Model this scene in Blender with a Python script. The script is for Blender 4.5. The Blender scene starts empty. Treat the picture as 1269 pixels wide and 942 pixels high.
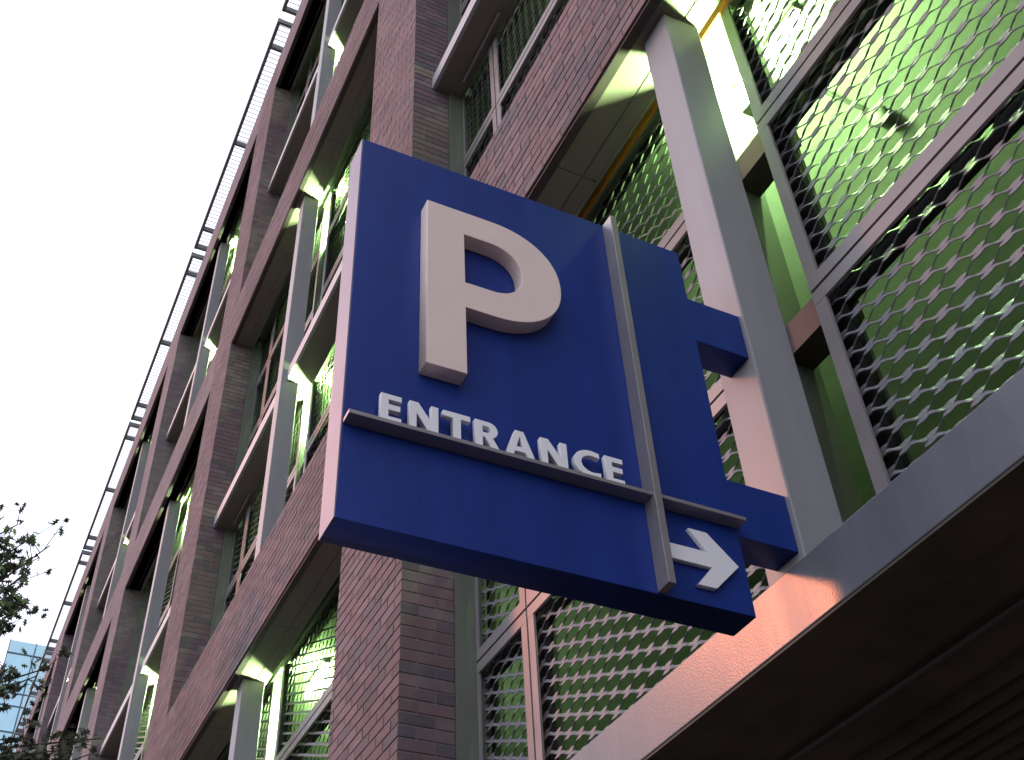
import bpy, math, random
from mathutils import Vector, Matrix
random.seed(7)
S = bpy.context.scene
C = S.collection
H = 1.6                                   # eye height: all z below are given above the eye, H is added on building

# ------------------------------------------------------------------ camera
FPX, IW = 1411.515, 1269.0
yaw, pitch, roll = 0.49581209, 0.74460241, -0.06015857
fw = Vector((math.sin(yaw)*math.cos(pitch), math.cos(yaw)*math.cos(pitch), math.sin(pitch)))
rt = fw.cross(Vector((0, 0, 1))).normalized(); up = rt.cross(fw)
r2 = rt*math.cos(roll) + up*math.sin(roll); u2 = -rt*math.sin(roll) + up*math.cos(roll)
cam = bpy.data.cameras.new('camera'); camo = bpy.data.objects.new('camera', cam); C.objects.link(camo)
cam.sensor_width = 36; cam.lens = 36*FPX/IW; cam.clip_start = 0.05; cam.clip_end = 3000
M = Matrix((r2, u2, -fw)).transposed().to_4x4(); M.translation = Vector((0, 0, H)); camo.matrix_world = M
S.camera = camo

# ------------------------------------------------------------------ world, sun, exposure
SUN_TO = Vector((-1.0, 1.05, 0.85)).normalized()          # towards the low western glow
elev = math.asin(SUN_TO.z); azim = math.atan2(SUN_TO.x, SUN_TO.y)
W = bpy.data.worlds.new('World'); S.world = W; W.use_nodes = True
nt = W.node_tree; nt.nodes.clear()
out = nt.nodes.new('ShaderNodeOutputWorld'); bg = nt.nodes.new('ShaderNodeBackground')
sky = nt.nodes.new('ShaderNodeTexSky'); sky.sky_type = 'NISHITA'; sky.sun_disc = False
sky.sun_elevation = elev; sky.sun_rotation = azim; sky.dust_density = 4.0; sky.air_density = 1.0
hs = nt.nodes.new('ShaderNodeHueSaturation'); hs.inputs['Saturation'].default_value = 0.32
mixw = nt.nodes.new('ShaderNodeMix'); mixw.data_type = 'RGBA'; mixw.inputs['Factor'].default_value = 0.85
mixw.inputs['B'].default_value = (10.2, 10.6, 12.6, 1)         # high thin overcast evening the sky out
nt.links.new(sky.outputs[0], hs.inputs['Color']); nt.links.new(hs.outputs[0], mixw.inputs['A'])
nt.links.new(mixw.outputs['Result'], bg.inputs['Color']); nt.links.new(bg.outputs[0], out.inputs[0])
bg.inputs['Strength'].default_value = 0.15
sl = bpy.data.lights.new('sun', 'SUN'); so = bpy.data.objects.new('sun', sl); C.objects.link(so)
sl.energy = 1.3; sl.angle = math.radians(7); sl.color = (1.0, 0.27, 0.11)
so.rotation_euler = SUN_TO.to_track_quat('Z', 'Y').to_euler()
S.view_settings.view_transform = 'Standard'; S.view_settings.look = 'None'
S.view_settings.gamma = 1.0; S.view_settings.use_curve_mapping = False; S.view_settings.exposure = 0.0
S.cycles.use_denoising = True
S.cycles.max_bounces = 8; S.cycles.diffuse_bounces = 5; S.cycles.sample_clamp_indirect = 6.0

# ------------------------------------------------------------------ materials
def mat(name, col, rough=0.6, metal=0.0, var=0.0, vscale=6.0, bump=0.0, bscale=60.0, emit=None, spec=0.5, coat=0.0, streak=None):
    m = bpy.data.materials.new(name); m.use_nodes = True
    t = m.node_tree; b = t.nodes['Principled BSDF']
    b.inputs['Base Color'].default_value = (*col, 1); b.inputs['Roughness'].default_value = rough
    b.inputs['Metallic'].default_value = metal; b.inputs['Specular IOR Level'].default_value = spec
    tc = t.nodes.new('ShaderNodeTexCoord')
    if var:
        n = t.nodes.new('ShaderNodeTexNoise'); n.inputs['Scale'].default_value = vscale; n.inputs['Detail'].default_value = 6
        n.inputs['Roughness'].default_value = 0.65
        if streak:
            mp = t.nodes.new('ShaderNodeMapping'); mp.inputs['Scale'].default_value = streak
            t.links.new(tc.outputs['Object'], mp.inputs['Vector']); t.links.new(mp.outputs[0], n.inputs['Vector'])
        else: t.links.new(tc.outputs['Object'], n.inputs['Vector'])
        r = t.nodes.new('ShaderNodeMapRange'); r.inputs['From Min'].default_value = 0.25; r.inputs['From Max'].default_value = 0.75
        r.inputs['To Min'].default_value = 1-var; r.inputs['To Max'].default_value = 1+var
        t.links.new(n.outputs['Fac'], r.inputs['Value'])
        v = t.nodes.new('ShaderNodeVectorMath'); v.operation = 'SCALE'; v.inputs[0].default_value = col
        t.links.new(r.outputs[0], v.inputs['Scale']); t.links.new(v.outputs[0], b.inputs['Base Color'])
        r3 = t.nodes.new('ShaderNodeMapRange'); r3.inputs['To Min'].default_value = max(.05, rough-.12); r3.inputs['To Max'].default_value = min(1, rough+.12)
        t.links.new(n.outputs['Fac'], r3.inputs['Value']); t.links.new(r3.outputs[0], b.inputs['Roughness'])
    if bump:
        n2 = t.nodes.new('ShaderNodeTexNoise'); n2.inputs['Scale'].default_value = bscale; n2.inputs['Detail'].default_value = 4
        t.links.new(tc.outputs['Object'], n2.inputs['Vector'])
        bp = t.nodes.new('ShaderNodeBump'); bp.inputs['Strength'].default_value = bump; bp.inputs['Distance'].default_value = 0.004
        t.links.new(n2.outputs['Fac'], bp.inputs['Height']); t.links.new(bp.outputs[0], b.inputs['Normal'])
    if emit:
        b.inputs['Emission Color'].default_value = (*emit[0], 1); b.inputs['Emission Strength'].default_value = emit[1]
    if coat: b.inputs['Coat Weight'].default_value = coat
    return m

def brick_piece_mat():
    m = bpy.data.materials.new('brick_clay'); m.use_nodes = True; t = m.node_tree; b = t.nodes['Principled BSDF']
    b.inputs['Roughness'].default_value = 0.85
    g = t.nodes.new('ShaderNodeNewGeometry'); oi = t.nodes.new('ShaderNodeObjectInfo')
    ad = t.nodes.new('ShaderNodeMath'); ad.operation = 'ADD'; t.links.new(g.outputs['Random Per Island'], ad.inputs[0]); t.links.new(oi.outputs['Random'], ad.inputs[1])
    fr = t.nodes.new('ShaderNodeMath'); fr.operation = 'FRACT'; t.links.new(ad.outputs[0], fr.inputs[0])
    cr = t.nodes.new('ShaderNodeValToRGB'); e = cr.color_ramp
    e.elements[0].position = 0; e.elements[0].color = (0.092, 0.064, 0.074, 1)
    e.elements[1].position = 1; e.elements[1].color = (0.160, 0.097, 0.102, 1)
    for p_, c_ in ((.18, (.095, .08, .092, 1)), (.3, (.140, .085, .088, 1)), (.62, (.126, .080, .086, 1)), (.8, (.145, .11, .115, 1))):
        q = e.elements.new(p_); q.color = c_
    t.links.new(fr.outputs[0], cr.inputs[0])
    tc = t.nodes.new('ShaderNodeTexCoord')
    n = t.nodes.new('ShaderNodeTexNoise'); n.inputs['Scale'].default_value = 35; n.inputs['Detail'].default_value = 6
    t.links.new(g.outputs['Position'], n.inputs['Vector'])
    r = t.nodes.new('ShaderNodeMapRange'); r.inputs['To Min'].default_value = 0.84; r.inputs['To Max'].default_value = 1.18; t.links.new(n.outputs['Fac'], r.inputs['Value'])
    v = t.nodes.new('ShaderNodeVectorMath'); v.operation = 'SCALE'; t.links.new(cr.outputs[0], v.inputs[0]); t.links.new(r.outputs[0], v.inputs['Scale'])
    n3 = t.nodes.new('ShaderNodeTexNoise'); n3.inputs['Scale'].default_value = 0.9; n3.inputs['Detail'].default_value = 5
    t.links.new(g.outputs['Position'], n3.inputs['Vector'])
    r3 = t.nodes.new('ShaderNodeMapRange'); r3.inputs['From Min'].default_value = .3; r3.inputs['From Max'].default_value = .7; r3.inputs['To Min'].default_value = 0.92; r3.inputs['To Max'].default_value = 1.46; t.links.new(n3.outputs['Fac'], r3.inputs['Value'])
    v2 = t.nodes.new('ShaderNodeVectorMath'); v2.operation = 'SCALE'; t.links.new(v.outputs[0], v2.inputs[0]); t.links.new(r3.outputs[0], v2.inputs['Scale'])
    t.links.new(v2.outputs[0], b.inputs['Base Color'])
    bp = t.nodes.new('ShaderNodeBump'); bp.inputs['Strength'].default_value = 0.5; bp.inputs['Distance'].default_value = 0.003
    t.links.new(n.outputs['Fac'], bp.inputs['Height']); t.links.new(bp.outputs[0], b.inputs['Normal'])
    return m

def brick_far_mat():
    m = bpy.data.materials.new('brickwork_far'); m.use_nodes = True; t = m.node_tree; b = t.nodes['Principled BSDF']
    b.inputs['Roughness'].default_value = 0.85
    g = t.nodes.new('ShaderNodeNewGeometry'); sx = t.nodes.new('ShaderNodeSeparateXYZ'); t.links.new(g.outputs['Position'], sx.inputs[0])
    ad = t.nodes.new('ShaderNodeMath'); t.links.new(sx.outputs[0], ad.inputs[0]); t.links.new(sx.outputs[1], ad.inputs[1])
    cb = t.nodes.new('ShaderNodeCombineXYZ'); t.links.new(ad.outputs[0], cb.inputs[0]); t.links.new(sx.outputs[2], cb.inputs[1])
    bt = t.nodes.new('ShaderNodeTexBrick'); bt.inputs['Scale'].default_value = 1.0
    bt.inputs['Brick Width'].default_value = 0.2032; bt.inputs['Row Height'].default_value = 0.0677; bt.inputs['Mortar Size'].default_value = 0.005
    bt.inputs['Color1'].default_value = (.158, .113, .128, 1); bt.inputs['Color2'].default_value = (.110, .083, .096, 1); bt.inputs['Mortar'].default_value = (.10, .08, .08, 1)
    t.links.new(cb.outputs[0], bt.inputs['Vector'])
    n3 = t.nodes.new('ShaderNodeTexNoise'); n3.inputs['Scale'].default_value = 0.9; n3.inputs['Detail'].default_value = 6
    t.links.new(g.outputs['Position'], n3.inputs['Vector'])
    r3 = t.nodes.new('ShaderNodeMapRange'); r3.inputs['From Min'].default_value = .3; r3.inputs['From Max'].default_value = .7; r3.inputs['To Min'].default_value = 0.92; r3.inputs['To Max'].default_value = 1.46; t.links.new(n3.outputs['Fac'], r3.inputs['Value'])
    v2 = t.nodes.new('ShaderNodeVectorMath'); v2.operation = 'SCALE'; t.links.new(bt.outputs['Color'], v2.inputs[0]); t.links.new(r3.outputs[0], v2.inputs['Scale'])
    t.links.new(v2.outputs[0], b.inputs['Base Color'])
    bp = t.nodes.new('ShaderNodeBump'); bp.inputs['Strength'].default_value = 0.6; bp.inputs['Distance'].default_value = 0.006; bp.invert = True
    t.links.new(bt.outputs['Fac'], bp.inputs['Height']); t.links.new(bp.outputs[0], b.inputs['Normal'])
    return m

BR = brick_piece_mat(); BRF = brick_far_mat()
MORTAR = mat('mortar', (.165, .14, .138), .95, var=.2, vscale=20, bump=.5)
BEAM = mat('beam_steel', (.140, .142, .162), .26, spec=.30, var=.14, vscale=5.0, streak=(1, 1, .25), bump=.12, bscale=160)
STEEL = mat('painted_steel', (.29, .285, .295), .42, spec=.25, var=.12, vscale=5.0, streak=(1, 1, .15), bump=.12, bscale=160)
WHITEP = mat('ledge_paint', (.44, .43, .45), .5, var=.12, vscale=5, streak=(1, 1, .3))
ALU = mat('frame_aluminium', (.245, .218, .218), .34, metal=.0, spec=.35, var=.10, vscale=5)
TRIM_GLINT = mat('trim_glint', (.62, .19, .03), .5, var=.12)  # orange of a warm reflection put into the trim colour
BLACKF = mat('dark_backing_steel', (.015, .014, .013), .7)
MESHM = mat('galvanised_mesh', (.20, .19, .205), .55, metal=.1, var=.12, vscale=14)
SOFFIT = mat('soffit_panel', (.22, .195, .16), .7, var=.1, vscale=2.5)
RETURN = mat('return_steel', (.13, .14, .11), .6, var=.1)
LINTEL = mat('lintel_steel', (.05, .035, .035), .6)
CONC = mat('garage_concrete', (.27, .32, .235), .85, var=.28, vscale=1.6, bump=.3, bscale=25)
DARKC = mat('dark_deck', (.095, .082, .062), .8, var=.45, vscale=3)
LAMPG = mat('lamp_lens', (.8, .8, .8), .4, emit=((.64, 1.0, .46), 2300.0))
LAMPC = mat('tube_glow', (.8, .8, .8), .4, emit=((.54, 1.0, .32), 700.0))
LAMPB = mat('lamp_housing', (.12, .12, .11), .5)
SIGNB = mat('sign_blue', (.006, .030, .205), .45, spec=.35, var=.22, vscale=3.5, streak=(1.6, 1, .35), bump=.05, bscale=300)
SIGNE = mat('sign_edge', (.19, .18, .25), .45, metal=.1, var=.05)
SIGNW = mat('letter_white', (.88, .86, .87), .5, var=.03, bump=.05, bscale=300)
SIGNP = mat('letter_cream', (.85, .675, .59), .5, var=.03, bump=.05, bscale=300)
SIGNR = mat('sign_rail', (.33, .31, .31), .42, metal=.5, var=.08, vscale=12)
TRELL = mat('trellis_steel', (.10, .10, .11), .5)
SLAT = mat('trellis_slat', (.86, .86, .88), .5)
ASPH = mat('asphalt', (.032, .032, .032), .9, var=.25, vscale=3, bump=.6, bscale=80)
PAVE = mat('pavement_concrete', (.042, .039, .034), .85, var=.15, vscale=2, bump=.4)
GROUNDM = mat('ground', (.045, .045, .038), .95, var=.3, vscale=.4)
BARK = mat('bark', (.06, .05, .04), .9, var=.3, vscale=9, bump=.8, bscale=30)
LEAF = mat('leaf_green', (.045, .055, .030), .6, var=.4, vscale=2.0)
GLASSB = mat('blue_glass', (.34, .53, .60), .12, metal=.55, var=.12, vscale=.3)
MULL = mat('mullion_dark', (.05, .10, .13), .4)
COREM = mat('tower_core', (.08, .1, .12), .7)

# ------------------------------------------------------------------ mesh helpers
class MB:
    def __init__(s): s.v = []; s.f = []
    def box(s, x0, x1, y0, y1, z0, z1, skip=''):
        b = len(s.v)
        s.v += [(x, y, z+H) for x in (x0, x1) for y in (y0, y1) for z in (z0, z1)]
        F = {'-x': (0, 1, 3, 2), '+x': (4, 6, 7, 5), '-y': (0, 4, 5, 1), '+y': (2, 3, 7, 6), '-z': (0, 2, 6, 4), '+z': (1, 5, 7, 3)}
        for k, q in F.items():
            if k not in skip: s.f.append(tuple(b+i for i in q))
        return s
    def poly(s, pts): b = len(s.v); s.v += [(x, y, z+H) for x, y, z in pts]; s.f.append(tuple(range(b, b+len(pts))))
    def tube(s, p, q, r0, r1=None, n=8):
        r1 = r0 if r1 is None else r1; p = Vector(p); q = Vector(q); d = (q-p).normalized()
        a = d.orthogonal().normalized(); c = d.cross(a); b = len(s.v)
        for P, r in ((p, r0), (q, r1)):
            for i in range(n):
                w = P + (a*math.cos(2*math.pi*i/n)+c*math.sin(2*math.pi*i/n))*r; s.v.append((w.x, w.y, w.z+H))
        for i in range(n): s.f.append((b+i, b+(i+1) % n, b+n+(i+1) % n, b+n+i))
        s.f.append(tuple(b+i for i in reversed(range(n)))); s.f.append(tuple(b+n+i for i in range(n)))
    def mesh(s, name, m):
        me = bpy.data.meshes.new(name); me.from_pydata(s.v, [], s.f); me.materials.append(m); me.update(); return me
    def build(s, name, m, parent=None, bevel=0):
        return obj(name, s.mesh(name, m), parent, bevel)
def obj(name, me, parent=None, bevel=0):
    o = bpy.data.objects.new(name, me); C.objects.link(o)
    if parent: o.parent = parent
    if bevel:
        b = o.modifiers.new('bevel', 'BEVEL'); b.width = bevel; b.segments = 2; b.limit_method = 'ANGLE'
    return o
def empty(name, loc): o = bpy.data.objects.new(name, None); C.objects.link(o); o.location = loc; o.empty_display_size = .2; return o
def tag(o, label=None, cat=None, group=None, kind=None):
    for k, v in (('label', label), ('category', cat), ('group', group), ('kind', kind)):
        if v: o[k] = v
    return o
def put(o, parent):           # parent without moving: meshes carry world coordinates
    o.parent = parent; o.matrix_parent_inverse = parent.matrix_world.inverted(); return o

# ------------------------------------------------------------------ ground
g = MB(); g.poly([(-400, -300, -1.75), (400, -300, -1.75), (400, 600, -1.75), (-400, 600, -1.75)]); tag(g.build('ground', GROUNDM), kind='structure')
g = MB(); g.poly([(-12, -120, -1.745), (-2.6, -120, -1.745), (-2.6, 260, -1.745), (-12, 260, -1.745)]); tag(g.build('road', ASPH), kind='structure')
g = MB(); g.box(-2.45, 1.98, -120, 120, -1.9, -1.6); tag(g.build('pavement', PAVE), kind='structure')
g = MB()
for i in range(-20, 24): g.box(-2.6, -2.452, i*3.0, i*3.0+2.985, -1.9, -1.605)
tag(g.build('kerb', PAVE), kind='structure')

# ------------------------------------------------------------------ the parking garage
XP, P0, PITCH, PW, PD = 1.871, 4.822, 6.65, 1.066, 0.305      # pillar face, first pillar, bay pitch, pillar width, pillar depth
CO = 0.0677
def zc(n): return n*CO - 1.6
BANDS = [(93, 107), (188, 202), (281, 296)]
ROOT = empty('parking_garage', (8, 20, 0)); bpy.context.view_layer.update()
tag(ROOT, 'brick and steel parking garage with mesh screens and green lit decks', 'building')
BAYS = range(-1, 7)            # bay i lies between pillar i-1 ... here bay i runs from pillar i to pillar i+1, pillar 0 at P0 - PITCH
def py(i): return P0 + (i-1)*PITCH                               # start of pillar i
NEARP = (1, 2); YMAX = py(8)+PW
JT = 0.009; PROUD = 0.0045
singles = []                    # (visible size, mesh key, location, parent)
def brick_mesh(dx, dy, k):
    rr = random.Random(k); m = MB(); h = CO-JT; b = 0.0022
    # a fired brick: front arris eased, slightly out of true
    j = lambda: rr.uniform(-.0012, .0012)
    x0, x1, y0, y1, z0, z1 = 0, dx, 0, dy, -H, h-H
    def ring(x0, x1, y0, y1, z): return [(x0+j(), y0+j(), z), (x1+j(), y0+j(), z), (x1, y1+j(), z), (x0+j(), y1+j(), z)]
    R = [ring(b, dx, b, dy, z0), ring(0, dx, 0, dy, z0+b), ring(0, dx, 0, dy, z1-b), ring(b, dx, b, dy, z1)]
    for q in R: m.v += [(x, y, z+H) for x, y, z in q]
    for r in range(3):
        for i in range(4): m.f.append((r*4+i, r*4+(i+1) % 4, r*4+4+(i+1) % 4, r*4+4+i))
    m.f.append((3, 2, 1, 0)); m.f.append((12, 13, 14, 15))
    return m.mesh('brick', BR)
BRICKS = {}
def bmesh_for(dx, dy, k):
    key = (round(dx, 4), round(dy, 4), k % 5)
    if key not in BRICKS: BRICKS[key] = brick_mesh(dx, dy, hash(key))
    return BRICKS[key]
def project(x, y, z):
    P = Vector((x, y, z)); d = fw.dot(P)
    if d < .1: return None
    return (634.5+FPX*r2.dot(P)/d, 471-FPX*u2.dot(P)/d, d)
def hidden_by_sign(px, py_):
    return 425 < px < 900 and 200+(px-450)*.36 < py_ < 640+(px-415)*.225
cand = []                       # every single brick: (score, box, parent part)
def bricks_pillar(i, core):
    y0 = py(i); L = .2032
    for n in range(0, 297):
        z = zc(n)+JT/2; odd = n % 2
        rows = []
        if odd: rows += [(XP, XP+L-JT, y0, y0+.0916, 'c'), (XP+L, XP+PD-.003, y0, y0+.0916, 'c')]; y = y0+.1016
        else: rows += [(XP, XP+.0916, y0, y0+L-JT, 'c'), (XP+.1016, XP+PD-.003, y0, y0+.0916, 'c')]; y = y0+L
        while y < y0+PW-.01:
            e = min(y+L, y0+PW); rows.append((XP, XP+.0916, y, e-(JT if e < y0+PW-.001 else 0), 's')); y = e
        for a in rows: cand.append((a[0], a[1], a[2], a[3], z, core))
def bricks_band(i, b, core, ya, yb):
    L = .2032
    for n in range(*b):
        z = zc(n)+JT/2; y = py(i)+PW+.003-(L/2 if n % 2 else 0)
        end = py(i+1)-.003
        while y < end-.02:
            a = max(y, py(i)+PW+.003); e = min(y+L, end)
            if ya <= a <= yb: cand.append((XP, XP+.0916, a, e-JT, z, core))
            y += L
for i in range(-1, 9):
    y = py(i); near = i in NEARP; o = PROUD if near else 0
    c = MB(); c.box(XP+o, XP+PD-(.002 if near else 0), y+o, y+PW, -1.75, 18.44)
    core = put(c.build('brick_pillar', MORTAR if near else BRF), ROOT)
    if near: bricks_pillar(i, core)
for i in range(-1, 8):
    for bi, b in enumerate(BANDS):
        near = (bi == 0 and i in (0, 1)) or (bi == 1 and i in (0, 1)); o = PROUD if near else 0
        c = MB(); c.box(XP+o, XP+.26, py(i)+PW+.001, py(i+1)-.001, zc(b[0])+(.004 if near else 0), zc(b[1]))
        core = put(c.build('spandrel_band', MORTAR if near else BRF), ROOT)
        if near: bricks_band(i, b, core, -10, 60)
        # steel lintel, soffit and inner face
        l = MB(); l.box(XP+.012, XP+.060, py(i)+PW+.002, py(i+1)-.002, zc(b[0])-.014, zc(b[0])-.001); put(l.build('lintel', LINTEL), ROOT)
        ya, yb = py(i)+PW+.002, py(i+1)-.002
        for k in range(3):
            s = MB(); w = (yb-ya)/3; s.box(XP+.064, 2.075, ya+k*w+.004, ya+(k+1)*w-.004, zc(b[0])+.0, zc(b[0])+.02)
            s.box(2.083, 2.165, ya+k*w+.004, ya+(k+1)*w-.004, zc(b[0])+.0, zc(b[0])+.02); put(s.build('soffit_panel', SOFFIT), ROOT)
        s = MB(); s.box(2.168, 2.182, ya, yb, zc(b[0])+.004, zc(b[1])); put(s.build('spandrel_lining', CONC), ROOT)
# choose the 300 bricks that show largest, join the rest
scored = []
for q in cand:
    x0, x1, y0, y1, z, core = q
    a = project(x0, y0, z); sc = 0
    if a and -30 < a[0] < 1300 and -30 < a[1] < 970 and not hidden_by_sign(a[0], a[1]):
        b1 = project(x0, y1, z); c1 = project(x0, y0, z+CO); d1 = project(x1, y0, z)
        ar = lambda p, q_, r: abs((q_[0]-p[0])*(r[1]-p[1])-(q_[1]-p[1])*(r[0]-p[0]))
        sc = ar(a, b1, c1) + (ar(a, d1, c1) if core.name.startswith('brick_pillar') else 0)
    scored.append((sc, q))
scored.sort(key=lambda t: -t[0])
joined = {}
for k, (sc, (x0, x1, y0, y1, z, core)) in enumerate(scored):
    if k < 300 and sc > 0:
        o = bpy.data.objects.new('brick', bmesh_for(x1-x0, y1-y0, k)); C.objects.link(o)
        o.location = (x0+random.uniform(-.0012, .0008), y0, z+H); put(o, core)
    else:
        jx = random.uniform(-.0015, .001)
        joined.setdefault(core, MB()).box(x0+jx, x1, y0, y1, z, z+CO-JT, skip='+x+y' if not core.name.startswith('brick_pillar') else '+x')
for core, m in joined.items():
    o = m.build('brickwork', BR); put(o, core); o['kind'] = 'stuff'

# ---- decks
LEVELS = [1.56, 4.90, 8.28, 11.36, 14.72, 17.62]
for k, z in enumerate(LEVELS):
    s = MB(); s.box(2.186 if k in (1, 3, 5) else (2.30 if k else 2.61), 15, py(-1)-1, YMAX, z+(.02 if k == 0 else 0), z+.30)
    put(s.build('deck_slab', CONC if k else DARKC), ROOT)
for k, z in enumerate(LEVELS[:-1]):
    s = MB(); s.box(2.62, 14.99, py(-1)-.9, YMAX-.1, z+.304, z+.312); put(s.build('deck_topping', ASPH), ROOT)
b = MB(); b.box(15.003, 15.3, py(-1)-1, YMAX, -1.75, 18.4); put(b.build('rear_wall', DARKC), ROOT)
b = MB(); b.box(1.98, 15, YMAX+.003, YMAX+.3, -1.75, 18.4); put(b.build('end_wall', BRF), ROOT)
b = MB(); b.box(2.3, 15, py(-1)-1.3, py(-1)-1.003, -1.75, 18.4); put(b.build('end_wall', BRF), ROOT)
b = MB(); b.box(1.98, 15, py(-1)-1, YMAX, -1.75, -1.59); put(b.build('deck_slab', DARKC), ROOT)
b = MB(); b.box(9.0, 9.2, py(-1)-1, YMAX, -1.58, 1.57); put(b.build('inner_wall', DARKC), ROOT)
# downstand beams across the decks, one behind every pillar
for i in range(0, 5):
    for k in (1, 2, 3):
        s = MB(); s.box(2.62, 14.9, py(i)+.35, py(i)+.75, LEVELS[k]-.45, LEVELS[k]-.002); put(s.build('deck_beam', CONC), ROOT)

# ---- expanded metal sheets
LW, SW, TH = 0.195, 0.085, math.radians(62)
SHEETS = {}
def sheet(w, h, fine):
    key = (round(w, 3), round(h, 3), fine)
    if key in SHEETS: return SHEETS[key]
    m = MB(); th = .0042
    if fine: prof = [(0, 0), (.07, .03), (.15, .17), (.25, .5), (.35, .83), (.43, .97), (.5, 1), (.57, .97), (.65, .83), (.75, .5), (.85, .17), (.93, .03)]
    else: prof = [(0.08, 0), (.42, 1), (.58, 1), (.92, 0)]
    rows = int(h/(SW/2))+1; cols = int(w/LW)+1
    for r in range(rows):
        z0 = -h/2 + r*SW/2; ph = .5*(r % 2); pts = []
        for c in range(-1, cols+1):
            for (t, a) in prof:
                y = -w/2 + (c+t+ph)*LW
                if -w/2-.02 <= y <= w/2+.02:
                    # lower bond hangs below, upper bond above: strand centre slides along its own width direction
                    bd = abs(2*a-1)**2                      # 1 at a bond, 0 mid strand: the strand narrows and twists between bonds
                    wd = .0195+.0085*bd if fine else .026; tt = math.radians(47+28*bd) if fine else TH; ex, ez = math.cos(tt), math.sin(tt)
                    s_ = (0.5-a)*wd
                    zz = z0 + a*SW/2 + s_*ez*.78; xx = s_*ex*.78
                    if -h/2-.01 < zz < h/2+.01: pts.append((xx, y, zz, ex, ez, wd))
                    else: pts.append(None)
        prev = None
        for p in pts:
            if p is None: prev = None; continue
            b = len(m.v); x, y, z, ex, ez, wd = p; hw = wd/2
            A = (x-ex*hw, y, z-ez*hw); B = (x+ex*hw, y, z+ez*hw)
            if fine:
                nx, nz = -ez*th, ex*th
                m.v += [A, B, (B[0]-nx, y, B[2]-nz), (A[0]-nx, y, A[2]-nz)]
                if prev is not None:
                    for i in range(4): m.f.append((prev+i, b+i, b+(i+1) % 4, prev+(i+1) % 4))
            else:
                m.v += [A, B]
                if prev is not None: m.f.append((prev, b, b+1, prev+1))
            prev = b
    me = m.mesh('mesh_sheet', MESHM); SHEETS[key] = me; return me
FRAMES = {}
def frame_meshes(w, h):
    key = (round(w, 3), round(h, 3))
    if key not in FRAMES:
        res = []
        for (b, x0, x1, mm, nm) in ((.058, -.02, -.006, ALU, 'screen_panel'), (.074, .052, .085, BLACKF, 'backing_angle')):
            m = MB(); d = .0 if nm == 'screen_panel' else .003
            Z0, Z1 = -h/2-H+d, h/2-H-d; Y0, Y1 = -w/2+d, w/2-d
            m.box(x0, x1, Y0, Y1, Z1-b, Z1); m.box(x0, x1, Y0, Y1, Z0, Z0+b)
            m.box(x0+.001, x1-.001, Y0+.001, Y0+b, Z0+b, Z1-b); m.box(x0+.001, x1-.001, Y1-b, Y1-.001, Z0+b, Z1-b)
            res.append(m.mesh(nm, mm))
        FRAMES[key] = res
    return FRAMES[key]
XF = 2.31                      # centre of the front frames
STOREYS = [  # rails from the top down, soffit height, floor height
    ([4.905, 3.952, 2.926, 1.90], 0), ([8.17, 7.19, 6.16, 5.50], 1), ([11.37, 10.47, 9.45, 8.43], 2), ([14.62, 13.64, 12.61, 11.96], 3), ([17.80, 16.92, 15.90, 14.88], 4)]
def bay_panels(i):
    cy = py(i+1)-P0+2.09
    return [(cy+.125, cy+2.133), (cy+2.147, cy+2.75), (cy-2.133, cy-.125), (cy-2.75, cy-2.147)], cy
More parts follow.
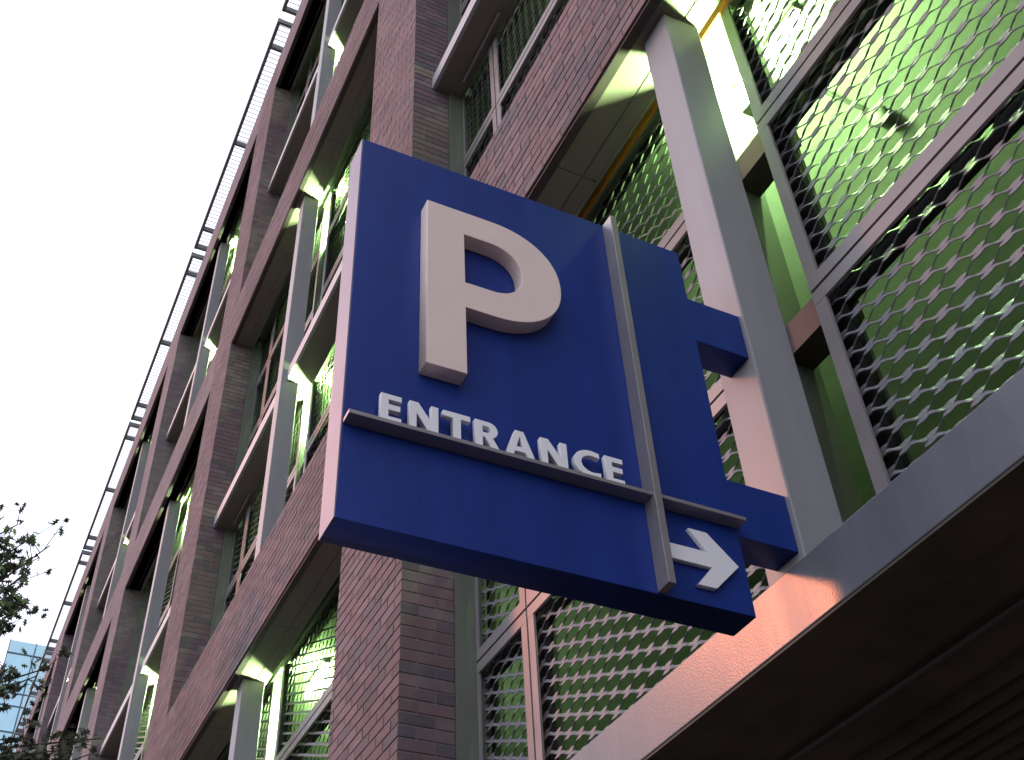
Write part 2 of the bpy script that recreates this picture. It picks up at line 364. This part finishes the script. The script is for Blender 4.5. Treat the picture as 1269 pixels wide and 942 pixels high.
for i in range(-1, 8):
    cols, cy = bay_panels(i)
    for si, (rails, _) in enumerate(STOREYS):
        for k in range(len(rails)-1):
            z1, z0 = rails[k]-.007, rails[k+1]+.007
            for (ya, yb) in cols:
                w, h = yb-ya, z1-z0; c = (XF, (ya+yb)/2, (z0+z1)/2+H)
                if i <= 2 and not (i == -1 and si > 1):
                    fine = (i <= 0 and si <= 1)
                    f_, bk = frame_meshes(w, h)
                    o = obj('screen_panel', f_); o.location = c; put(o, ROOT)
                    q = obj('backing_angle', bk); q.location = c; put(q, o); q.parent = o; q.matrix_parent_inverse.identity(); q.location = (0, 0, 0)
                    q = obj('mesh_sheet', sheet(w-.05, h-.05, fine)); q.parent = o; q.location = (.024, 0, 0)
                else:
                    f_, bk = frame_meshes(w, h)
                    if (i, si) not in FRAMES: FRAMES[(i, si)] = []
                    FRAMES[(i, si)].append((f_, c)); FRAMES[(i, si)].append((sheet(w-.05, h-.05, False), (c[0]+.024, c[1], c[2])))
        if (i, si) in FRAMES:
            m = MB(); m2 = MB()
            for me, c in FRAMES[(i, si)]:
                t = m if me.name.startswith('screen') else m2; b = len(t.v)
                t.v += [(v.co.x+c[0], v.co.y+c[1], v.co.z+c[2]) for v in me.vertices]; t.f += [tuple(b+a for a in p.vertices) for p in me.polygons]
            o = put(m.build('screen_wall', ALU), ROOT); o['kind'] = 'stuff'
            o2 = m2.build('mesh_sheet', MESHM); put(o2, o); o2['kind'] = 'stuff'
        # girts behind the inner rails, running through the gap behind the column
        if i <= 3:
            for r in rails[1:-1]:
                gq = MB(); gq.box(2.345, 2.47, cy-.17, cy+.17, r-.09, r+.05); put(gq.build('girt', LINTEL), ROOT)
        # trim along each screen head; a warm glint is painted on the sign bay's
        tq = MB(); tq.box(2.274, 2.288, py(i)+PW+.13, py(i+1)-.01, rails[0]-.068, rails[0]-.008); put(tq.build('head_trim', TRIM_GLINT if (si == 0 and i == 0) else ALU), ROOT)
    # side returns between brick pillar and screens
    for (a, b_) in ((py(i)+PW-.0, py(i)+PW+.06), (py(i+1)-.02, py(i+1)+.06)):
        r_ = MB(); r_.box(XP+PD+.001, 2.44, a, b_, -1.5, 18.3); put(r_.build('return_panel', RETURN), ROOT)
    # steel columns in front of the screens
    for (z0, z1) in ((1.745, zc(93)-.002), (zc(107)-.1, zc(188)-.002), (zc(202)-.1, zc(281)-.002)):
        c = MB(); c.box(1.975, 2.16, cy-.09, cy+.085, z0, z1); put(c.build('steel_column', STEEL, None, .006), ROOT)
    for sgn in (-1, 1):      # added baffles either side of the gap, keeping lamp light off the soffit
        for k in (0, 1, 2, 3, 4):
            r_ = STOREYS[k][0]; c = MB(); yy = cy+sgn*.128; c.box(2.306, 2.50, yy-.003, yy+.003, r_[-1]+.02, r_[0]-.02); put(c.build('light_baffle', RETURN), ROOT)
    # first floor beam
    c = MB(); c.box(1.970, 2.16, py(i)+PW+.002, py(i+1)-.002, 1.556, 1.752); put(c.build('steel_beam', BEAM, None, .004), ROOT)
    c = MB(); c.box(1.974, 2.158, py(i)+PW+.002, py(i+1)-.002, 1.548, 1.5555); c.box(2.162, 2.60, py(i)+PW+.002, py(i+1)-.002, 1.560, 1.60); put(c.build('beam_soffit_shade', DARKC), ROOT)  # thin dark plate under the beam: underside shade put into its colour
    # mid-height ledges
    for zl in (8.085, 14.535):
        c = MB()
        c.box(2.03, 2.06, py(i)+PW+.002, py(i+1)-.002, zl, zl+.15)
        lo = put(c.build('ledge', WHITEP), ROOT)
        c = MB(); c.box(2.061, 2.285, py(i)+PW+.002, py(i+1)-.002, zl+.004, zl+.03); put(c.build('ledge_soffit_shade', SOFFIT), ROOT)  # white ledge's underside gets a darker colour to carry its shade
        if i <= 1:
            c = MB(); c.tube((2.235, py(i+1)-.17, zl-.02), (2.235, py(i+1)-.85, zl-.02), .014); put(c.build('conduit', ALU), ROOT)
# ribbed metal decking and conduit under the first floor
for k in range(9):
    c = MB(); x = 2.66+k*.085; c.box(x, x+.045, py(-1), py(3), 1.545, 1.579); put(c.build('deck_rib', DARKC), ROOT)
c = MB(); c.tube((2.40, py(0)+PW, 1.535), (2.40, py(1)-.02, 1.535), .013); put(c.build('conduit', LINTEL), ROOT)

# ---- roof trellis: one framed module over each bay
slm = MB()
n_sl = 58; L = PITCH-.24
for k in range(n_sl): y = -L/2+.06+k*(L-.12)/(n_sl-1); slm.box(-.02, 1.3, y-.012, y+.012, 20.66-H+1.6-1.6, 20.69-H)
for i in range(0, 9):
    cy = py(i)+PW/2+PITCH/2
    t = MB(); xo = 1.81
    for y in (cy-L/2, cy-L/2+.6, cy-.05, cy+L/2-.65, cy+L/2-.06): t.box(xo+.06, 3.2, y, y+.06, 20.60, 20.72)
    t.box(xo, xo+.06, cy-L/2, cy+L/2, 20.59, 20.73); t.box(3.2, 3.26, cy-L/2, cy+L/2, 20.6, 20.72)
    for y in (cy-L/2+.3, cy+L/2-.4): t.box(3.0, 3.1, y, y+.1, 18.0, 20.6)
    o = put(t.build('roof_trellis', TRELL), ROOT)
    s = MB()
    for k in range(n_sl):
        y = cy-L/2+.05+k*(L-.1)/(n_sl-1); s.box(xo+.062, 3.19, y-.008, y+.008, 20.74, 20.75)
    q = s.build('slat_infill', SLAT); put(q, o); q['kind'] = 'stuff'

# ------------------------------------------------------------------ garage lamps (lit) behind every column
hm = MB(); hm.box(.034, .04, -.006, .006, -.13-H, .13-H); hm.box(-.03, .034, -.03, .03, .121-H, .13-H); hm.box(-.03, .034, -.03, .03, -.13-H, -.121-H); hmesh = hm.mesh('housing', LAMPB)
lm = MB(); lm.tube((0, 0, -.12-H), (0, 0, .12-H), .022, n=12); lmesh = lm.mesh('lens', LAMPG)
SOFF = [zc(93), 8.09, zc(188), 14.54, zc(281)]
names = {0: 'under the lowest brick band', 1: 'under the lower white ledge', 2: 'under the middle brick band', 3: 'under the upper white ledge', 4: 'under the roof parapet band'}
WHICH = ['the column that carries the blue sign', 'the first column past the blue sign', 'the second column past the blue sign', 'the third column past the blue sign', 'the fourth column past the blue sign', 'the fifth column past the blue sign']
SHORT = ['lowest brick band', 'lower white ledge', 'middle brick band', 'upper white ledge', 'roof parapet band']
for i in range(0, 6):
    cols, cy = bay_panels(i)
    for si, z in enumerate(SOFF):
        if i == 0 and si > 1: continue
        o = empty('garage_lamp', (2.44, cy, z-.24+H)); 
        tag(o, 'upright lamp behind ' + WHICH[i] + ', under ' + SHORT[si], 'lamp', 'lamps behind the steel columns')
        a = obj('housing', hmesh, o); b = obj('lens', lmesh, o)

# ceiling tubes just inside the screens, above the line of the soffits
ch = MB(); ch.box(-.03, .03, -.30, .30, .032-H, .058-H); chm = ch.mesh('housing', SOFFIT)
cl = MB(); cl.tube((0, -.28, -H), (0, .28, -H), .026, n=12); clm = cl.mesh('tube', LAMPC)
for i in range(0, 4):
    cols, cy = bay_panels(i)
    for si, z in enumerate(SOFF):
        if i == 0 and si > 1: continue
        o = empty('ceiling_light', (2.62, cy, LEVELS[si+1]-.07+H))
        tag(o, 'ceiling tube behind ' + WHICH[i] + ', under ' + SHORT[si], 'lamp', 'ceiling tubes inside the screens')
        obj('housing', chm, o); obj('tube', clm, o)
# ceiling lamp with conduit seen through the screen beside the steel column
o = empty('ceiling_camera', (3.36, 2.113, 4.9+H)); bpy.context.view_layer.update()
tag(o, 'small dark dome camera on a conduit under the green lit deck ceiling', 'camera')
m = MB(); seg = 14
for r in range(7):
    a = math.pi*r/12
    for k in range(seg): m.v.append((.046*math.cos(a)*math.cos(2*math.pi*k/seg), .046*math.cos(a)*math.sin(2*math.pi*k/seg), -.05-.05*math.sin(a)))
for r in range(6):
    for k in range(seg): m.f.append((r*seg+k, (r+1)*seg+k, (r+1)*seg+(k+1) % seg, r*seg+(k+1) % seg))
q = m.build('dome', LAMPB, o)
for p_ in q.data.polygons: p_.use_smooth = True
m = MB(); m.tube((0, 0, -.05-H), (0, 0, -.002-H), .05, n=16); m.build('base', LAMPB, o)
m = MB(); m.tube((-.45, 0, -.02-H), (-.07, 0, -.02-H), .012); m.build('conduit', LAMPB, o)

# ------------------------------------------------------------------ the sign
YS, YB = 2.02, 2.125
sign = empty('parking_sign', (1.973, 2.07, 1.78+H)); bpy.context.view_layer.update()
tag(sign, 'blue projecting sign with raised letter P, ENTRANCE and a white arrow', 'sign')
def extrude(name, pts, y0, y1, m, holes=(), bevel=0, parent=None):
    cu = bpy.data.curves.new(name, 'CURVE'); cu.dimensions = '2D'; cu.fill_mode = 'BOTH'; cu.extrude = (y1-y0)/2-bevel
    if bevel: cu.bevel_depth = bevel; cu.bevel_resolution = 2; cu.offset = -bevel
    for pp in (pts, *holes):
        s = cu.splines.new('POLY'); s.points.add(len(pp)-1); s.use_cyclic_u = True
        for k, (x, z) in enumerate(pp): s.points[k].co = (x, z, 0, 1)
    tmp = bpy.data.objects.new('tmp', cu); C.objects.link(tmp)
    dg = bpy.context.evaluated_depsgraph_get(); me = bpy.data.meshes.new_from_object(tmp.evaluated_get(dg))
    bpy.data.objects.remove(tmp); bpy.data.curves.remove(cu)
    for v in me.vertices: x, z, d = v.co; v.co = (x, (y0+y1)/2-d, z+H)
    me.name = name; me.materials.clear(); me.materials.append(m)
    o = bpy.data.objects.new(name, me); C.objects.link(o)
    if parent: put(o, parent)
    return o
def arc(cx, cz, rx, rz, a0, a1, n, p=2.0):
    res = []
    for k in range(n+1):
        a = math.radians(a0+(a1-a0)*k/n); c, s_ = math.cos(a), math.sin(a)
        res.append((cx+rx*math.copysign(abs(c)**(2/p), c), cz+rz*math.copysign(abs(s_)**(2/p), s_)))
    return res
body = [(.6215, 1.525), (1.771, 1.525), (1.771, 1.779), (1.972, 1.779), (1.972, 1.976), (1.771, 1.976), (1.771, 2.537), (1.972, 2.537), (1.972, 2.732), (1.771, 2.732), (1.771, 2.962), (.6215, 2.962)]
extrude('sign_cabinet', body, YS, YB, SIGNB, parent=sign, bevel=.0015)
m = MB(); m.box(.6175, .6210, YS+.0005, YB-.0005, 1.5255, 2.9615); tag(put(m.build('edge_strip', SIGNE), sign), 'pale silver edge strip')
for z in (1.779, 2.537):
    m = MB(); m.box(1.9725, 1.9745, YS-.0, YB+.0, z-.0, z+.196); put(m.build('mounting_plate', SIGNB), sign)
# rails
m = MB(); m.box(.622, 1.4705, 1.976, YS-.0005, 1.803, 1.815); put(m.build('sign_rail', SIGNR, None, .001), sign)
m = MB(); m.box(1.4935, 1.772, 1.976, YS-.0005, 1.803, 1.815); put(m.build('sign_rail', SIGNR, None, .001), sign)
m = MB(); m.box(1.471, 1.493, 1.966, YS-.0005, 1.529, 2.957); put(m.build('sign_rail', SIGNR, None, .001), sign)
# the big P
Pout = [(.816, 2.70), (.816, 2.036), (.934, 2.036), (.934, 2.288), (1.03, 2.288)] + arc(1.03, 2.495, .219, .207, -90, 90, 28, 2.15)[1:] + []
Pout = [(.816, 2.703), (.816, 2.036), (.934, 2.036), (.934, 2.289)] + arc(1.025, 2.496, .224, .207, -90, 90, 30, 2.15)
Pin = [(.934, 2.392)] + arc(1.015, 2.496, .104, .104, -90, 90, 20, 2.2) + [(.934, 2.600)]
extrude('letter', Pout, 1.968, YS-.0005, SIGNP, [Pin], bevel=.002, parent=sign)['label'] = 'large raised cream letter P'
# ENTRANCE
b0, t0 = 1.8153, 1.9035; YL0, YL1 = 1.984, 2.000
def LT(pts, holes=()): extrude('letter', pts, YL0, YL1, SIGNW, holes, bevel=.0008, parent=sign)
def E_(x): w = .055; s = .021; m_ = (b0+t0)/2+.003; LT([(x, b0), (x+w, b0), (x+w, b0+.017), (x+s, b0+.017), (x+s, m_-.009), (x+w-.003, m_-.009), (x+w-.003, m_+.009), (x+s, m_+.009), (x+s, t0-.017), (x+w, t0-.017), (x+w, t0), (x, t0)])
def N_(x): w = .078; s = .0195; LT([(x, b0), (x+s, b0), (x+s, t0-.036), (x+w-s-.006, b0), (x+w, b0), (x+w, t0), (x+w-s, t0), (x+w-s, b0+.036), (x+s+.004, t0), (x, t0)])
def T_(x): w = .075; s = .022; c = x+w/2; LT([(c-s/2, b0), (c+s/2, b0), (c+s/2, t0-.018), (x+w, t0-.018), (x+w, t0), (x, t0), (x, t0-.018), (c-s/2, t0-.018)])
def R_(x):
    s = .021; zc_ = t0-.0265
    o = [(x, b0), (x+s, b0), (x+s, b0+.036), (x+s+.006, b0+.036), (x+.046, b0), (x+.070, b0), (x+.048, b0+.040)] + arc(x+.038, zc_, .026, .0265, -62, 90, 12) + [(x, t0)]
    LT(o, [[(x+s, zc_-.010)] + arc(x+.033, zc_, .010, .0105, -90, 90, 8) + [(x+s, zc_+.0105)]])
def A_(x):
    w = .087; c = x+w/2
    LT([(x, b0), (x+.022, b0), (x+.0285, b0+.019), (x+w-.0285, b0+.019), (x+w-.022, b0), (x+w, b0), (c+.012, t0), (c-.012, t0)], [[(x+.034, b0+.035), (c, t0-.018), (x+w-.034, b0+.035)]])
def C_(x):
    cx_, cz_ = x+.046, (b0+t0)/2; rz = (t0-b0)/2+.001
    o = [(x+.079, t0-.002)] + arc(cx_+.008, cz_, .054, rz, 70, 290, 26) + [(x+.079, b0+.002)]
    o += [(x+.079, b0+.020)] + arc(cx_+.010, cz_, .0335, rz-.0175, 285, 75, 22) + [(x+.079, t0-.020)]
    LT(o)
E_(.704); N_(.780); T_(.871); R_(.959); A_(1.042); N_(1.146); C_(1.243); E_(1.339)
arrow = [(1.512, 1.684), (1.640, 1.684), (1.590, 1.748), (1.648, 1.748), (1.735, 1.661), (1.648, 1.573), (1.590, 1.573), (1.645, 1.637), (1.512, 1.637)]
extrude('arrow', arrow, 2.004, YS-.0005, SIGNW, bevel=.0008, parent=sign)

# ------------------------------------------------------------------ glass office tower far down the street
TY = 90.0
tower = empty('glass_tower', (12, TY+6, 0)); bpy.context.view_layer.update()
tag(tower, 'pale blue glass office tower beyond the brick garage', 'building')
m = MB(); m.box(1.6, 24, TY+.25, TY+14, -1.75, 48.3); put(m.build('core', COREM), tower)
px_ = MB(); px_.box(0, 1.90, 0, .06, 0-H, 1.9-H); pmesh = px_.mesh('pane', GLASSB)
px2 = MB(); px2.box(0, 1.90, 0, .06, 0-H, .9-H); pmesh2 = px2.mesh('pane', GLASSB)
zs = []; z = 48.55
pat = [1.15, 3.4, 1.05, .5, 2.0]
rowh = [1.15, 3.35, 1.05, 2.1]
k = 0; z = 48.6
while z > 18:
    h = rowh[k % 4]; zs.append((z-h, z)); z -= h; k += 1
meshes = {}
for (za, zb) in zs:
    h = zb-za
    for c in range(11):
        x = 1.5+c*2.0
        kk = round(h, 2)
        if kk not in meshes:
            q = MB(); q.box(.05, 1.95, 0, .06, .05-H, h-.05-H); meshes[kk] = q.mesh('pane', GLASSB)
        o = bpy.data.objects.new('pane', meshes[kk]); C.objects.link(o); o.location = (x, TY+random.uniform(-.01, .01), za+H); put(o, tower)
        o.rotation_euler = (random.uniform(-.006, .006), 0, random.uniform(-.006, .006))
for (za, zb) in zs:
    m = MB(); m.box(1.45, 23.6, TY-.06, TY+.2, za-.045, za+.045); put(m.build('transom', MULL), tower)
for c in range(12):
    m = MB(); x = 1.5+c*2.0; m.box(x-.04, x+.04, TY-.05, TY+.19, 17, 48.6); put(m.build('mullion', MULL), tower)

# ------------------------------------------------------------------ street tree at the kerb
rng = random.Random(11)
tree = empty('street_tree', (-1.5, 11.2, 0)); bpy.context.view_layer.update()
tag(tree, 'oak street tree with small dark lobed leaves at the kerb', 'tree')
tr = MB()
pts = [((-1.5, 11.2, -1.65), .17), ((-1.52, 11.2, .2), .14), ((-1.45, 11.25, 1.8), .12), ((-1.5, 11.2, 3.4), .09), ((-1.4, 11.1, 5.0), .06), ((-1.35, 11.0, 6.6), .03)]
for (p, r0), (q, r1) in zip(pts, pts[1:]): tr.tube(p, q, r0, r1, 10)
put(tr.build('trunk', BARK), tree)
def inpoly(x, y, P):
    r = False
    for (x0, y0), (x1, y1) in zip(P, P[1:]+P[:1]):
        if (y0 > y) != (y1 > y) and x < (x1-x0)*(y-y0)/(y1-y0)+x0: r = not r
    return r
def ray(px, py_, D):
    d = (r2*((px-634.5)/FPX) - u2*((py_-471)/FPX) + fw).normalized(); return d*D
boughs = []   # bough tips that reach over the pavement
for (px, py_, D) in ((22, 650, 12.1), (62, 676, 12.0), (40, 690, 12.3), (28, 715, 11.8), (15, 690, 12.5), (18, 745, 12.0), (10, 775, 12.2), (38, 705, 11.6),
                     (8, 725, 12.6), (45, 838, 12.2), (20, 845, 12.0), (58, 828, 12.4), (8, 850, 12.3), (20, 925, 12.0), (60, 922, 12.3), (100, 925, 12.6), (45, 938, 12.1), (125, 915, 12.8), (85, 940, 12.2), (5, 640, 12.4), (12, 668, 12.2), (30, 672, 12.0), (6, 705, 12.2), (25, 735, 12.3), (10, 760, 12.6), (30, 850, 12.5), (10, 830, 12.1), (5, 915, 12.4), (35, 915, 12.6), (75, 930, 12.0), (110, 935, 12.4)):
    boughs.append(ray(px, py_, D))
for k in range(46):
    a = rng.uniform(0, 2*math.pi); rr = rng.uniform(.5, 2.2); z = rng.uniform(2.2, 7.4); s = math.sqrt(max(.1, 1-((z-4.6)/3.2)**2))
    p = Vector((-1.6+rr*s*math.cos(a), 11.2+rr*s*math.sin(a), z))
    q = project(*p)
    if q and -45 < q[0] < 1300 and -40 < q[1] < 985: continue
    boughs.append(p)
lf = MB(); br = MB()
def leaf(p, size):
    n = Vector((rng.gauss(0, 1), rng.gauss(0, 1), rng.gauss(.4, 1))).normalized(); a = n.orthogonal().normalized(); a.rotate(Matrix.Rotation(rng.uniform(0, 6.28), 3, n)); c = n.cross(a)
    out = [(0, -.5), (.10, -.32), (.34, -.34), (.13, -.14), (.46, .02), (.12, .08), (.30, .34), (.08, .26), (0, .55), (-.08, .26), (-.30, .34), (-.12, .08), (-.46, .02), (-.13, -.14), (-.34, -.34), (-.10, -.32)]
    b = len(lf.v)
    for (u, v) in out:
        w = p + (a*u+c*v)*size + n*(abs(u)*size*.25); lf.v.append((w.x, w.y, w.z+H))
    # fan of strips down the midrib
    lf.f += [(b, b+1, b+15), (b+1, b+2, b+3), (b+15, b+13, b+14), (b+1, b+3, b+13, b+15), (b+3, b+4, b+5), (b+13, b+11, b+12), (b+3, b+5, b+11, b+13), (b+5, b+6, b+7), (b+11, b+9, b+10), (b+5, b+7, b+9, b+11), (b+7, b+8, b+9)]
for t in boughs:
    base = Vector((-1.45, 11.2, max(1.2, t.z-1.2-rng.uniform(0, .8))))
    mid = base.lerp(t, .55)+Vector((rng.uniform(-.15, .15), rng.uniform(-.15, .15), rng.uniform(.05, .3)))
    br.tube(base, mid, .028, .016, 6); br.tube(mid, t, .016, .006, 6)
    for s in range(7):
        st = mid.lerp(t, rng.uniform(.55, 1.0)); en = st+Vector((rng.gauss(0.03, .12), rng.gauss(0, .12), rng.gauss(.02, .11)))
        q = project(*en)
        br.tube(st, en, .005, .0025, 5)
        for l in range(5):
            p = st.lerp(en, rng.uniform(.3, 1.1))+Vector((rng.gauss(0, .035), rng.gauss(0, .035), rng.gauss(0, .03)))
            leaf(p, rng.uniform(.075, .115))
put(br.build('limb', BARK), tree)
q = put(lf.build('crown', LEAF), tree); q['kind'] = 'stuff'
